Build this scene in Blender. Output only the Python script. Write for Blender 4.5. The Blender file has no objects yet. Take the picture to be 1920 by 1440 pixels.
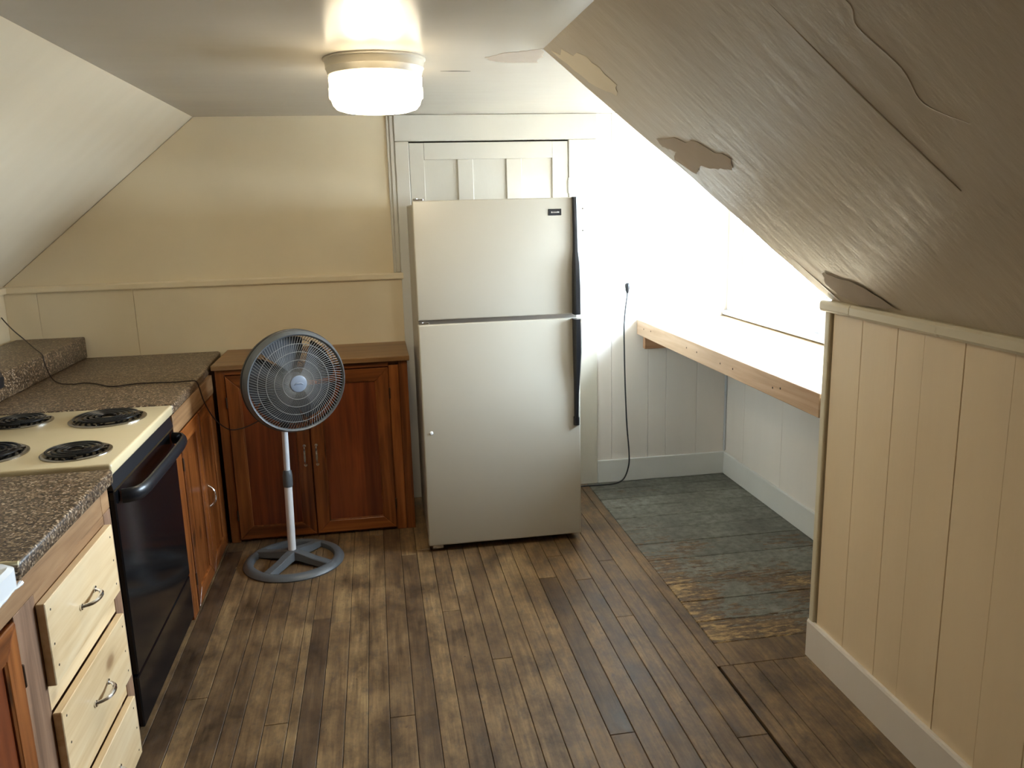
import bpy, bmesh, math, random
from mathutils import Vector, Matrix

random.seed(11)
S = bpy.context.scene
COL = S.collection

# ---------------------------------------------------------------- camera
cam_d = bpy.data.cameras.new('camera')
cam = bpy.data.objects.new('camera', cam_d)
COL.objects.link(cam)
cam_d.sensor_width = 36.0
cam_d.lens = 1536.9 / 1920 * 36.0
cam_d.clip_start = 0.02
_r = Vector((0.98595, -0.16503, -0.02574))
_d = Vector((-0.05958, -0.20350, -0.97726))
_f = Vector((0.15603, 0.96507, -0.21047))
cam.matrix_world = Matrix(((_r.x, -_d.x, -_f.x, 0.0), (_r.y, -_d.y, -_f.y, 0.0), (_r.z, -_d.z, -_f.z, 1.62), (0, 0, 0, 1)))
S.camera = cam

# ---------------------------------------------------------------- world, light, exposure
w = bpy.data.worlds.new('overcast_sky')
S.world = w
w.use_nodes = True
bg = w.node_tree.nodes['Background']
bg.inputs['Color'].default_value = (0.69, 0.85, 1.0, 1)
bg.inputs['Strength'].default_value = 54.0
S.view_settings.view_transform = 'Standard'
S.view_settings.look = 'None'
S.view_settings.exposure = 0.34
S.view_settings.gamma = 1.0
S.view_settings.use_curve_mapping = False
LAMP_STRENGTH = 20.0


def portal(name, loc, rot, sx, sy):
    l = bpy.data.lights.new(name, 'AREA')
    l.shape = 'RECTANGLE'
    l.size, l.size_y = sx, sy
    l.cycles.is_portal = True
    o = bpy.data.objects.new(name, l)
    COL.objects.link(o)
    o.location = loc
    o.rotation_euler = rot
    return o


# daylight enters through the two dormer windows
portal('daylight_portal', (2.16, 3.54, 1.385), (0, math.radians(90), 0), 0.79, 1.80)

# ---------------------------------------------------------------- node helpers


def srgb(r, g, b):
    def c(v):
        v /= 255.0
        return v / 12.92 if v <= 0.04045 else ((v + 0.055) / 1.055) ** 2.4
    return (c(r), c(g), c(b), 1.0)


class NT:
    def __init__(self, name):
        self.m = bpy.data.materials.new(name)
        self.m.use_nodes = True
        self.t = self.m.node_tree
        self.p = self.t.nodes['Principled BSDF']
        self.tc = self.t.nodes.new('ShaderNodeTexCoord')

    def n(self, typ, **kw):
        return self._set(self.t.nodes.new(typ), kw)

    def _set(self, nd, kw):
        for k, v in kw.items():
            if k.startswith('_'):
                setattr(nd, k[1:], v)
            else:
                key = k.replace('__', ' ')
                sock = nd.inputs[int(key[1:])] if key[0] == 'i' and key[1:].isdigit() else nd.inputs[key]
                if isinstance(v, bpy.types.NodeSocket):
                    self.t.links.new(v, sock)
                else:
                    sock.default_value = v
        return nd

    def noise(self, scale=(1, 1, 1), s=5.0, detail=4.0, rough=0.55, dist=0.0, off=(0, 0, 0), coord=None):
        mp = self.n('ShaderNodeMapping', Vector=coord or self.tc.outputs['Object'], Scale=scale, Location=off)
        t = self.n('ShaderNodeTexNoise', Vector=mp.outputs[0], Scale=s, Detail=detail, Roughness=rough, Distortion=dist)
        return t.outputs[0]

    def ramp(self, fac, stops, interp='LINEAR'):
        r = self.t.nodes.new('ShaderNodeValToRGB')
        r.color_ramp.interpolation = interp
        e = r.color_ramp.elements
        while len(e) < len(stops):
            e.new(0.5)
        for el, (p, c) in zip(e, stops):
            el.position = p
            el.color = c if len(c) == 4 else (*c, 1)
        self.t.links.new(fac, r.inputs[0])
        return r.outputs[0]

    def mix(self, fac, a, b, mode='MIX'):
        m = self.t.nodes.new('ShaderNodeMix')
        m.data_type = 'RGBA'
        m.blend_type = mode
        for sock, v in ((m.inputs[0], fac), (m.inputs[6], a), (m.inputs[7], b)):
            if isinstance(v, bpy.types.NodeSocket):
                self.t.links.new(v, sock)
            else:
                sock.default_value = v
        return m.outputs[2]

    def math(self, op, a, b=0.5):
        m = self.t.nodes.new('ShaderNodeMath')
        m.operation = op
        for sock, v in ((m.inputs[0], a), (m.inputs[1], b)):
            if isinstance(v, bpy.types.NodeSocket):
                self.t.links.new(v, sock)
            else:
                sock.default_value = v
        return m.outputs[0]

    def bump(self, h, strength=0.2, dist=0.01):
        b = self.n('ShaderNodeBump', Height=h, Strength=strength, Distance=dist)
        self.t.links.new(b.outputs[0], self.p.inputs['Normal'])

    def out(self, **kw):
        self._set(self.p, kw)
        return self.m


G = lambda v: (v, v, v, 1)


def m_plain(name, col, rough=0.5, metal=0.0, **kw):
    k = NT(name)
    return k.out(Base__Color=col, Roughness=rough, Metallic=metal, **kw)


def m_paint(name, col, rough=0.45, var=0.08, bs=30.0, bstr=0.15, scale=(1, 1, 1), bdist=0.004, coat=0.0, soft=0.0, rvar=1.0, spec=0.5):
    k = NT(name)
    a = k.noise(s=2.2, detail=5, scale=scale)
    dark = tuple(c * (1 - var) for c in col[:3]) + (1,)
    light = tuple(min(1, c * (1 + var * 0.6)) for c in col[:3]) + (1,)
    c = k.ramp(a, [(0.3, dark), (0.7, light)])
    if soft:
        h = k.math('ADD', k.math('MULTIPLY', k.noise(s=bs * 0.12, detail=3, scale=scale), soft), k.noise(s=bs, detail=5, scale=scale))
    else:
        h = k.noise(s=bs, detail=5, scale=scale)
    k.bump(h, bstr, bdist)
    rr = k.ramp(k.noise(s=9, detail=4, scale=scale), [(0.3, G(rough * (1 - 0.15 * rvar))), (0.75, G(min(1, rough * (1 + 0.2 * rvar))))])
    return k.out(Base__Color=c, Roughness=rr, Coat__Weight=coat, Coat__Roughness=0.25, Specular__IOR__Level=spec)


def m_wood(name, cols, axis, rough=0.4, fine=1.0, knots=0.0, knot_col=(0.02, 0.01, 0.005, 1), bstr=0.1, coat=0.0, rand=0.0, kflat=None):
    """cols: dark, mid, light. axis = grain direction."""
    k = NT(name)
    sc = [16.0 * fine] * 3
    sc['xyz'.index(axis)] = 1.1 * fine
    sc2 = [60.0 * fine] * 3
    sc2['xyz'.index(axis)] = 2.5 * fine
    off = (0, 0, 0)
    co = k.tc.outputs['Object']
    oi = k.n('ShaderNodeObjectInfo')
    cmb = k.n('ShaderNodeCombineXYZ', X=k.math('MULTIPLY', oi.outputs['Random'], 7.0), Y=k.math('MULTIPLY', oi.outputs['Random'], 11.0), Z=k.math('MULTIPLY', oi.outputs['Random'], 5.0))
    va = k.n('ShaderNodeVectorMath', _operation='ADD', i0=co, i1=cmb.outputs[0])
    co = va.outputs[0]
    a = k.noise(scale=sc, s=1.0, detail=4, dist=1.4, coord=co)
    b = k.noise(scale=sc2, s=1.0, detail=5, coord=co)
    f = k.math('ADD', k.math('MULTIPLY', a, 0.7), k.math('MULTIPLY', b, 0.3))
    c = k.ramp(f, [(0.32, cols[0]), (0.5, cols[1]), (0.68, cols[2])])
    big = k.noise(s=1.7, detail=3, coord=co)
    c = k.mix(0.5, c, k.ramp(big, [(0.35, G(0.62)), (0.65, G(1.0))]), 'MULTIPLY')
    if knots:
        ks = [5.5] * 3
        ks['xyz'.index(axis)] = 3.0
        if kflat:
            ks['xyz'.index(kflat)] = 0.0
        mp = k.n('ShaderNodeMapping', Vector=co, Scale=ks)
        vo = k.n('ShaderNodeTexVoronoi', Vector=mp.outputs[0], Scale=1.0, Randomness=1.0)
        kf = k.ramp(vo.outputs['Distance'], [(0.0, G(1)), (0.07, G(0.8)), (0.13, G(0.15)), (0.22, G(0))])
        c = k.mix(k.math('MULTIPLY', kf, knots), c, knot_col)
    if rand:
        c = k.mix(1.0, c, k.ramp(oi.outputs['Random'], [(0.0, G(1 - rand)), (1.0, G(1.0))]), 'MULTIPLY')
    k.bump(f, bstr, 0.003)
    return k.out(Base__Color=c, Roughness=rough, Coat__Weight=coat, Coat__Roughness=0.2)


# ---------------------------------------------------------------- materials
M = {}
M['cream_wall'] = m_paint('cream_wall_paint', srgb(232, 215, 182), 0.42, 0.05, 28, 0.10)
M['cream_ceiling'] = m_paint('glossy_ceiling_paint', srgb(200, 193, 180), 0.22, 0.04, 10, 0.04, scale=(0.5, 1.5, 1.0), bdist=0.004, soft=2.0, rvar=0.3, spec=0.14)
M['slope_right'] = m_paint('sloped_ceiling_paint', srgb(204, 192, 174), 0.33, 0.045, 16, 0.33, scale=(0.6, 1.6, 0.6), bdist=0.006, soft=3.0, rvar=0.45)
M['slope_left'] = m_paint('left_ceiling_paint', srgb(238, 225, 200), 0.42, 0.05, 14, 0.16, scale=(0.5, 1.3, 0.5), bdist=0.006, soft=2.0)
M['knee_wall'] = m_paint('beige_board_paint', srgb(240, 219, 186), 0.38, 0.05, 26, 0.10, scale=(1, 2.0, 0.35))
M['alcove_wall'] = m_paint('alcove_board_paint', srgb(236, 229, 221), 0.42, 0.05, 26, 0.10, scale=(1.5, 1.5, 0.3))
M['trim'] = m_paint('cream_trim_paint', srgb(226, 216, 192), 0.32, 0.05, 40, 0.12)
M['door_paint'] = m_paint('door_paint', srgb(210, 204, 190), 0.34, 0.05, 40, 0.12, scale=(1, 1, 0.4))
M['base_white'] = m_paint('baseboard_white_paint', srgb(226, 226, 222), 0.38, 0.06, 30, 0.12)
M['window_paint'] = m_paint('window_white_paint', srgb(200, 203, 208), 0.38, 0.04, 30, 0.08)
M['patch'] = m_paint('bare_plaster', srgb(186, 172, 155), 0.75, 0.08, 60, 0.2)
M['dark_gap'] = m_plain('dark_gap', srgb(26, 20, 15), 0.9)
M['subfloor'] = m_plain('subfloor', srgb(30, 23, 17), 0.9)
M['black_metal'] = m_plain('black_enamel', srgb(14, 14, 16), 0.12)
M['black_plastic'] = m_plain('black_plastic', srgb(22, 23, 27), 0.32)
M['cord_dark'] = m_plain('dark_cord', srgb(44, 46, 48), 0.5)
M['cord_brown'] = m_plain('brown_cord', srgb(48, 36, 30), 0.5)
M['chrome'] = m_plain('chrome', (0.75, 0.75, 0.77, 1), 0.14, 1.0)
M['dull_metal'] = m_plain('dull_metal', (0.5, 0.48, 0.45, 1), 0.35, 1.0)
M['hinge'] = m_plain('old_brass_hinge', srgb(74, 54, 38), 0.45, 0.6)
M['nail'] = m_plain('nail_hole', srgb(48, 32, 20), 0.8)
M['coil'] = m_plain('coil_metal', srgb(26, 26, 28), 0.32, 0.4)
M['bowl'] = m_plain('drip_bowl_metal', (0.30, 0.28, 0.26, 1), 0.22, 1.0)
M['enamel'] = m_paint('cream_enamel', srgb(214, 197, 160), 0.2, 0.03, 5, 0.02)
M['fridge'] = m_paint('almond_fridge_enamel', srgb(178, 173, 160), 0.34, 0.02, 220, 0.10, bdist=0.001)
M['sink'] = m_paint('white_sink_enamel', srgb(238, 240, 242), 0.15, 0.03, 4, 0.02)
M['caulk'] = m_paint('old_caulk', srgb(214, 200, 160), 0.6, 0.15, 50, 0.4)
M['grey_plastic'] = m_plain('grey_plastic', srgb(86, 90, 94), 0.42)
M['fan_ring'] = m_plain('fan_ring_plastic', srgb(90, 94, 97), 0.36)
M['fan_dark'] = m_plain('fan_dark_plastic', srgb(36, 38, 42), 0.4)
M['blade'] = m_plain('fan_blade_plastic', srgb(50, 52, 58), 0.6)
M['wire'] = m_plain('fan_wire', srgb(126, 126, 124), 0.4)
M['fan_hub'] = m_plain('fan_hub_badge', srgb(124, 134, 150), 0.3)
M['pole'] = m_plain('fan_pole_white', srgb(218, 218, 220), 0.3)
M['outlet'] = m_plain('outlet_plastic', srgb(228, 226, 220), 0.35)
M['lamp_metal'] = m_plain('lamp_white_metal', srgb(226, 218, 200), 0.35)
M['badge_text'] = m_plain('badge_silver', (0.8, 0.8, 0.82, 1), 0.25, 1.0)

orange = [srgb(84, 42, 16), srgb(140, 78, 34), srgb(176, 106, 52)]
M['cab_z'] = m_wood('varnished_pine_vertical', orange, 'z', 0.32, knots=0.8, coat=0.25, rand=0.25)
M['cab_x'] = m_wood('varnished_pine_horizontal_x', orange, 'x', 0.32, knots=0.8, coat=0.25, rand=0.25)
M['cab_y'] = m_wood('varnished_pine_horizontal_y', orange, 'y', 0.32, knots=0.8, coat=0.25, rand=0.25)
M['panel_z'] = m_wood('red_brown_panel', [srgb(92, 40, 18), srgb(128, 62, 28), srgb(150, 78, 38)], 'z', 0.3, knots=0.0, coat=0.3, rand=0.1)
M['apron'] = m_wood('worn_frame_wood', [srgb(96, 66, 40), srgb(150, 112, 74), srgb(184, 146, 104)], 'y', 0.5, knots=0.7, kflat='x')
M['apron_z'] = m_wood('worn_stile_wood', [srgb(96, 68, 48), srgb(142, 108, 82), srgb(170, 136, 108)], 'z', 0.5, knots=0.3)
M['pine_y'] = m_wood('clear_pine', [srgb(216, 180, 130), srgb(234, 204, 158), srgb(244, 220, 180)], 'y', 0.42, knots=0.75, knot_col=srgb(120, 76, 36), coat=0.1, kflat='x')
M['slab_x'] = m_wood('brown_top_board', [srgb(110, 78, 48), srgb(140, 104, 66), srgb(160, 124, 84)], 'x', 0.4, knots=0.2)
M['lumber_y'] = m_wood('raw_lumber', [srgb(196, 160, 126), srgb(214, 182, 150), srgb(226, 198, 170)], 'y', 0.6, knots=0.6, knot_col=srgb(130, 84, 48), kflat='x')
M['lumber_x'] = m_wood('raw_lumber_cleat', [srgb(176, 126, 92), srgb(196, 150, 112), srgb(206, 164, 128)], 'x', 0.6, knots=0.3)
M['plywood'] = m_wood('shelf_plywood', [srgb(206, 172, 128), srgb(224, 194, 152), srgb(234, 208, 170)], 'y', 0.5, knots=0.3, knot_col=srgb(150, 104, 62))


def m_laminate(name, tint=1.0):
    k = NT(name)
    vo = k.n('ShaderNodeTexVoronoi', Vector=k.tc.outputs['Object'], Scale=190.0)
    sep = k.n('ShaderNodeSeparateColor', Color=vo.outputs['Color'])
    c = k.ramp(sep.outputs[0], [(0.0, srgb(42, 30, 20)), (0.3, srgb(72, 54, 36)), (0.6, srgb(106, 84, 60)), (0.85, srgb(146, 122, 94)), (1.0, srgb(196, 176, 150))])
    big = k.noise(s=35, detail=4, scale=(1, 1, 1))
    c = k.mix(0.6, c, k.ramp(big, [(0.35, G(0.5)), (0.65, G(1.0))]), 'MULTIPLY')
    k.bump(sep.outputs[1], 0.08, 0.002)
    return k.out(Base__Color=c, Roughness=0.4)


M['laminate'] = m_laminate('brown_granite_laminate')


def m_plank():
    k = NT('worn_floorboard')
    oi = k.n('ShaderNodeObjectInfo')
    rnd = oi.outputs['Random']
    cmb = k.n('ShaderNodeCombineXYZ', X=k.math('MULTIPLY', rnd, 13.0), Y=k.math('MULTIPLY', rnd, 31.0), Z=0.0)
    co = k.n('ShaderNodeVectorMath', _operation='ADD', i0=k.tc.outputs['Object'], i1=cmb.outputs[0]).outputs[0]
    a = k.noise(scale=(45, 3.0, 1), s=1.0, detail=6, dist=0.8, coord=co)
    b = k.noise(scale=(150, 6.0, 1), s=1.0, detail=4, coord=co)
    f = k.math('ADD', k.math('MULTIPLY', a, 0.65), k.math('MULTIPLY', b, 0.35))
    c = k.ramp(f, [(0.28, srgb(98, 80, 60)), (0.46, srgb(140, 118, 90)), (0.62, srgb(162, 140, 108)), (0.8, srgb(184, 162, 128))])
    tone = k.ramp(rnd, [(0.0, srgb(150, 138, 134)), (0.05, srgb(196, 186, 176)), (0.4, srgb(228, 220, 208)), (0.8, srgb(246, 240, 226)), (1.0, srgb(210, 198, 186))])
    c = k.mix(0.9, c, tone, 'MULTIPLY')
    wear = k.noise(s=4.6, detail=10, rough=0.74, scale=(1.3, 0.8, 1))
    c = k.mix(0.9, c, k.ramp(wear, [(0.36, srgb(112, 104, 102)), (0.5, srgb(206, 198, 190)), (0.62, srgb(255, 252, 240))]), 'MULTIPLY')
    grime = k.noise(s=22, detail=8, rough=0.75, scale=(1.5, 0.6, 1))
    c = k.mix(k.ramp(grime, [(0.52, G(0)), (0.66, G(0.6))]), c, srgb(74, 64, 58))
    spots = k.noise(s=55, detail=3, rough=0.6)
    c = k.mix(k.ramp(spots, [(0.68, G(0)), (0.74, G(0.6))]), c, srgb(36, 28, 24))
    k.bump(f, 0.18, 0.003)
    r = k.ramp(wear, [(0.3, G(0.36)), (0.7, G(0.55))])
    return k.out(Base__Color=c, Roughness=r)


M['plank'] = m_plank()


def m_painted_board():
    k = NT('chipped_grey_floor_paint')
    oi = k.n('ShaderNodeObjectInfo')
    P = k.tc.outputs['Object']
    wood = k.ramp(k.noise(scale=(3, 60, 1), s=1.0, detail=5), [(0.3, srgb(64, 50, 36)), (0.55, srgb(112, 88, 60)), (0.75, srgb(150, 120, 78))])
    paint = k.ramp(k.noise(s=4.5, detail=5), [(0.32, srgb(110, 110, 101)), (0.5, srgb(128, 129, 119)), (0.7, srgb(146, 148, 138))])
    paint = k.mix(1.0, paint, k.ramp(oi.outputs['Random'], [(0, G(0.72)), (1, G(1.0))]), 'MULTIPLY')
    chips = k.noise(scale=(14, 42, 1), s=1.0, detail=8, rough=0.75)
    area = k.noise(s=3.2, detail=4, off=(3.1, 1.7, 0))
    sep = k.n('ShaderNodeSeparateXYZ', Vector=P)
    # wear grows towards the traffic edge of the painted boards (x small, y small)
    mr = k.n('ShaderNodeMapRange', Value=sep.outputs[0], i1=1.16, i2=1.42, i3=0.20, i4=0.0)
    mr2 = k.n('ShaderNodeMapRange', Value=sep.outputs[1], i1=2.65, i2=3.9, i3=0.17, i4=-0.08)
    v = k.math('ADD', k.math('ADD', chips, k.math('MULTIPLY', k.math('SUBTRACT', area, 0.5), 0.75)), k.math('ADD', k.math('MULTIPLY', mr.outputs[0], 0.8), mr2.outputs[0]))
    mask = k.ramp(v, [(0.60, G(0)), (0.635, G(1))])
    bare = k.ramp(k.math('ADD', v, 0.0), [(0.72, G(0)), (0.84, G(1))])
    wood = k.mix(bare, wood, srgb(190, 160, 108))
    c = k.mix(mask, paint, wood)
    grime = k.noise(s=26, detail=6, rough=0.7)
    c = k.mix(0.7, c, k.ramp(grime, [(0.36, srgb(150, 144, 136)), (0.6, G(1.0))]), 'MULTIPLY')
    k.bump(k.math('MULTIPLY', mask, -1.0), 0.3, 0.002)
    return k.out(Base__Color=c, Roughness=0.5)


M['painted_board'] = m_painted_board()


def m_glow():
    # frosted glass, brightest where the two bulbs sit behind it
    k = NT('lit_lamp_glass')
    sep = k.n('ShaderNodeSeparateXYZ', Vector=k.tc.outputs['Object'])
    total = None
    for bx_ in (-0.040, 0.040):
        dx = k.math('DIVIDE', k.math('SUBTRACT', sep.outputs[0], bx_), 0.030)
        dz = k.math('DIVIDE', k.math('ADD', sep.outputs[2], 0.090), 0.030)
        d2 = k.math('ADD', k.math('MULTIPLY', dx, dx), k.math('MULTIPLY', dz, dz))
        g = k.math('EXPONENT', k.math('MULTIPLY', d2, -1.0))
        total = g if total is None else k.math('ADD', total, g)
    low = k.n('ShaderNodeMapRange', Value=sep.outputs[2], i1=-0.135, i2=-0.160, i3=0.0, i4=LAMP_STRENGTH * 1.5)
    st = k.math('ADD', k.math('ADD', k.math('MULTIPLY', total, LAMP_STRENGTH * 2.6), LAMP_STRENGTH * 0.21), low.outputs[0])
    return k.out(Base__Color=(0.9, 0.88, 0.82, 1), Roughness=0.3, Emission__Color=(1.0, 0.84, 0.58, 1), Emission__Strength=st)


M['lamp_glass'] = m_glow()


def m_glass():
    m = bpy.data.materials.new('window_glass')
    m.use_nodes = True
    t = m.node_tree
    t.nodes.clear()
    o = t.nodes.new('ShaderNodeOutputMaterial')
    mx = t.nodes.new('ShaderNodeMixShader')
    tr = t.nodes.new('ShaderNodeBsdfTransparent')
    gl = t.nodes.new('ShaderNodeBsdfGlossy')
    gl.inputs['Roughness'].default_value = 0.02
    mx.inputs[0].default_value = 0.06
    t.links.new(tr.outputs[0], mx.inputs[1])
    t.links.new(gl.outputs[0], mx.inputs[2])
    t.links.new(mx.outputs[0], o.inputs[0])
    return m


M['glass'] = m_glass()

# ---------------------------------------------------------------- geometry helpers


def bm_box(bm, x0, x1, y0, y1, z0, z1):
    vs = [bm.verts.new((x, y, z)) for z in (z0, z1) for y in (y0, y1) for x in (x0, x1)]
    for f in ((0, 2, 3, 1), (4, 5, 7, 6), (0, 1, 5, 4), (2, 6, 7, 3), (0, 4, 6, 2), (1, 3, 7, 5)):
        bm.faces.new([vs[i] for i in f])
    return vs


def bm_tube(bm, pts, r, sides=8, cap=True, closed=False, flat=None):
    pts = [Vector(p) for p in pts]
    n = len(pts)
    rr = r if isinstance(r, (list, tuple)) else [r] * n
    rings = []
    up = None
    for i, p in enumerate(pts):
        if closed:
            t = (pts[(i + 1) % n] - pts[i - 1]).normalized()
        else:
            t = (pts[min(i + 1, n - 1)] - pts[max(i - 1, 0)]).normalized()
        if up is None:
            up = Vector((0, 0, 1)) if abs(t.z) < 0.9 else Vector((1, 0, 0))
        a = t.cross(up)
        if a.length < 1e-5:
            a = t.cross(Vector((0, 1, 0)))
        a.normalize()
        b = a.cross(t).normalized()
        up = b
        ring = []
        for s in range(sides):
            an = 2 * math.pi * (s + 0.5) / sides
            ca, sa = math.cos(an), math.sin(an)
            if flat:
                ring.append(bm.verts.new(p + a * ca * rr[i] * flat[0] + b * sa * rr[i] * flat[1]))
            else:
                ring.append(bm.verts.new(p + a * ca * rr[i] + b * sa * rr[i]))
        rings.append(ring)
    m = n if closed else n - 1
    for i in range(m):
        A, B = rings[i], rings[(i + 1) % n]
        for s in range(sides):
            bm.faces.new((A[s], A[(s + 1) % sides], B[(s + 1) % sides], B[s]))
    if cap and not closed:
        bm.faces.new(rings[0][::-1])
        bm.faces.new(rings[-1])
    return rings


def bm_lathe(bm, prof, segs=48, mat=None, closed=False):
    """prof = [(r, h)] around local z; mat = Matrix to place it."""
    mat = mat or Matrix()
    rings = []
    for r, h in prof:
        if r < 1e-6:
            rings.append([bm.verts.new(mat @ Vector((0, 0, h)))])
        else:
            rings.append([bm.verts.new(mat @ Vector((r * math.cos(2 * math.pi * i / segs), r * math.sin(2 * math.pi * i / segs), h))) for i in range(segs)])
    pairs = list(zip(rings, rings[1:]))
    if closed:
        pairs.append((rings[-1], rings[0]))
    for A, B in pairs:
        for i in range(segs):
            j = (i + 1) % segs
            if len(A) == 1 and len(B) == 1:
                continue
            if len(A) == 1:
                bm.faces.new((A[0], B[i], B[j]))
            elif len(B) == 1:
                bm.faces.new((A[i], A[j], B[0]))
            else:
                bm.faces.new((A[i], A[j], B[j], B[i]))


def bm_prism(bm, outline, mapper, lo, hi):
    """outline: 2D points; mapper(u, v, w) -> Vector."""
    a = [bm.verts.new(mapper(u, v, lo)) for u, v in outline]
    b = [bm.verts.new(mapper(u, v, hi)) for u, v in outline]
    n = len(outline)
    bm.faces.new(a[::-1])
    bm.faces.new(b)
    for i in range(n):
        j = (i + 1) % n
        bm.faces.new((a[i], a[j], b[j], b[i]))


def wloc(o):
    v = Vector((0, 0, 0))
    while o is not None:
        v += o.location
        o = o.parent
    return v


def obj(name, bm, mat, parent=None, bevel=0.0, seg=1, smooth=False, kind=None, label=None, cat=None, group=None, ang=40):
    bmesh.ops.recalc_face_normals(bm, faces=bm.faces[:])
    if bevel:
        es = [e for e in bm.edges if len(e.link_faces) == 2 and e.calc_face_angle(0) > math.radians(35)]
        bmesh.ops.bevel(bm, geom=es, offset=bevel, segments=seg, profile=0.5, affect='EDGES', clamp_overlap=True)
    if parent is not None:
        off = wloc(parent)
        bmesh.ops.translate(bm, verts=bm.verts[:], vec=-off)
    me = bpy.data.meshes.new(name)
    if smooth:
        for f in bm.faces:
            f.smooth = True
        for e in bm.edges:
            if len(e.link_faces) == 2 and e.calc_face_angle(0) > math.radians(ang):
                e.smooth = False
    bm.to_mesh(me)
    bm.free()
    me.materials.append(M[mat] if isinstance(mat, str) else mat)
    o = bpy.data.objects.new(name, me)
    COL.objects.link(o)
    o.parent = parent
    tag(o, label, cat, group, kind)
    return o


def tag(o, label=None, cat=None, group=None, kind=None):
    if label:
        o['label'] = label
    if cat:
        o['category'] = cat
    if group:
        o['group'] = group
    if kind:
        o['kind'] = kind
    return o


def thing(name, loc, label, cat, group=None, kind=None, parent=None):
    o = bpy.data.objects.new(name, None)
    o.empty_display_size = 0.05
    COL.objects.link(o)
    o.location = loc
    o.parent = parent
    return tag(o, label, cat, group, kind)


def box(name, x0, x1, y0, y1, z0, z1, mat, parent=None, bevel=0.0, seg=1, **kw):
    bm = bmesh.new()
    bm_box(bm, x0, x1, y0, y1, z0, z1)
    return obj(name, bm, mat, parent, bevel, seg, **kw)


def tube(name, pts, r, mat, parent=None, sides=8, **kw):
    bm = bmesh.new()
    flat = kw.pop('flat', None)
    bm_tube(bm, pts, r, sides, flat=flat)
    kw.setdefault('smooth', True)
    return obj(name, bm, mat, parent, **kw)


def smooth_path(pts, n=8):
    """Catmull-Rom."""
    P = [Vector(p) for p in pts]
    out = []
    for i in range(len(P) - 1):
        p0, p1, p2, p3 = P[max(i - 1, 0)], P[i], P[i + 1], P[min(i + 2, len(P) - 1)]
        for k in range(n):
            t = k / n
            out.append(0.5 * ((2 * p1) + (-p0 + p2) * t + (2 * p0 - 5 * p1 + 4 * p2 - p3) * t * t + (-p0 + 3 * p1 - 3 * p2 + p3) * t ** 3))
    out.append(P[-1])
    return out


# ================================================================ SETTING
YB = 4.536        # face of the back wall
YN = -2.0         # wall behind the camera
XL = -1.865       # left knee wall face
XK = 1.476        # right knee wall face
XW = 2.035        # window wall face
ZC = 2.109        # ceiling
ZR = 1.29         # top of knee walls

# ---- floor
floor = box('floor', XL - 0.1, XW + 0.1, YN - 0.1, YB + 0.1, -0.10, -0.014, 'subfloor', kind='structure',
            label='worn brown strip floorboards with a grey painted patch by the window', cat='floor')
edges = [-0.886, -0.808, -0.728, -0.656, -0.576, -0.517, -0.444, -0.367, -0.334, -0.264, -0.185, -0.11, -0.04, 0.042, 0.115,
         0.188, 0.262, 0.338, 0.413, 0.49, 0.565, 0.637, 0.718, 0.794, 0.87, 0.944, 1.017, 1.119]
rp = random.Random(5)


def plank(x0, x1, y0, y1, mat='plank', name='plank', dz=0.0, gap=0.0009, bev=0.0014):
    box(name, x0 + gap, x1 - gap, y0 + gap, y1 - gap, -0.014, 0.0 + dz, mat, floor, bevel=bev)


def lane(x0, x1, ya, yb, fixed=()):
    cuts = sorted(fixed)
    if not cuts:
        y = yb - rp.uniform(0.5, 3.4)
        while y > ya + 0.4:
            cuts.append(y)
            y -= rp.uniform(1.9, 3.4)
        cuts = sorted(cuts)
    ys = [ya] + list(cuts) + [yb]
    for a, b in zip(ys, ys[1:]):
        plank(x0, x1, a, b, dz=rp.uniform(-0.0008, 0.0))


fixed = {12: [1.1, 2.43, 4.2], 22: [0.9, 3.55], 23: [1.4, 3.28], 24: [0.5, 2.92], 25: [1.9, 3.45], 21: [0.2, 2.2, 3.33]}
for i, (a, b) in enumerate(zip(edges, edges[1:])):
    lane(a, b, YN, YB - 0.002, fixed.get(i, ()))
right_edges = [1.128, 1.177, 1.257, 1.33, 1.405, 1.470]
for a, b in zip(right_edges, right_edges[1:]):
    lane(a, b, YN, 2.497)
for a, b in ((-1.86, -1.55), (-1.55, -1.22), (-1.22, -0.886)):
    plank(a, b, YN, YB - 0.002)
plank(1.119, 1.168, 2.497, YB - 0.002, name='border_strip')
plank(1.168, XK + 0.16, 2.497, 2.648, name='threshold_board')
py = [2.648, 2.815, 2.985, 3.15, 3.40, 3.59, 3.77, 3.935, 4.10, 4.235, 4.395, 4.53]
for a, b in zip(py, py[1:]):
    plank(1.168, XW - 0.003, a, b, mat='painted_board', name='painted_board', dz=rp.uniform(-0.0015, 0), gap=rp.choice((0.0008, 0.0014, 0.0022)), bev=0.0025)

# pale ground far below the attic windows, added to weaken light from below
box('ground', -60, 60, -60, 60, -3.6, -3.5, m_paint('pale_bounce_ground', srgb(172, 168, 164), 0.9, 0.2, 3, 0.1), kind='structure', label='pale ground far below the window, added to shape its light', cat='ground')

# ---- back wall: plaster above, sheets below the rail on the left, boards at the window alcove
wall_back = box('wall_back', XL - 0.1, XW + 0.1, YB + 0.012, YB + 0.11, -0.1, ZC + 0.05, 'cream_wall', kind='structure',
                label='cream painted end wall behind the fridge and fan', cat='wall')


def wall_poly(name, outline, mat, parent, y0, y1, bevel=0.0):
    bm = bmesh.new()
    bm_prism(bm, outline, lambda u, v, q: Vector((u, q, v)), y0, y1)
    return obj(name, bm, mat, parent, bevel)


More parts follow.
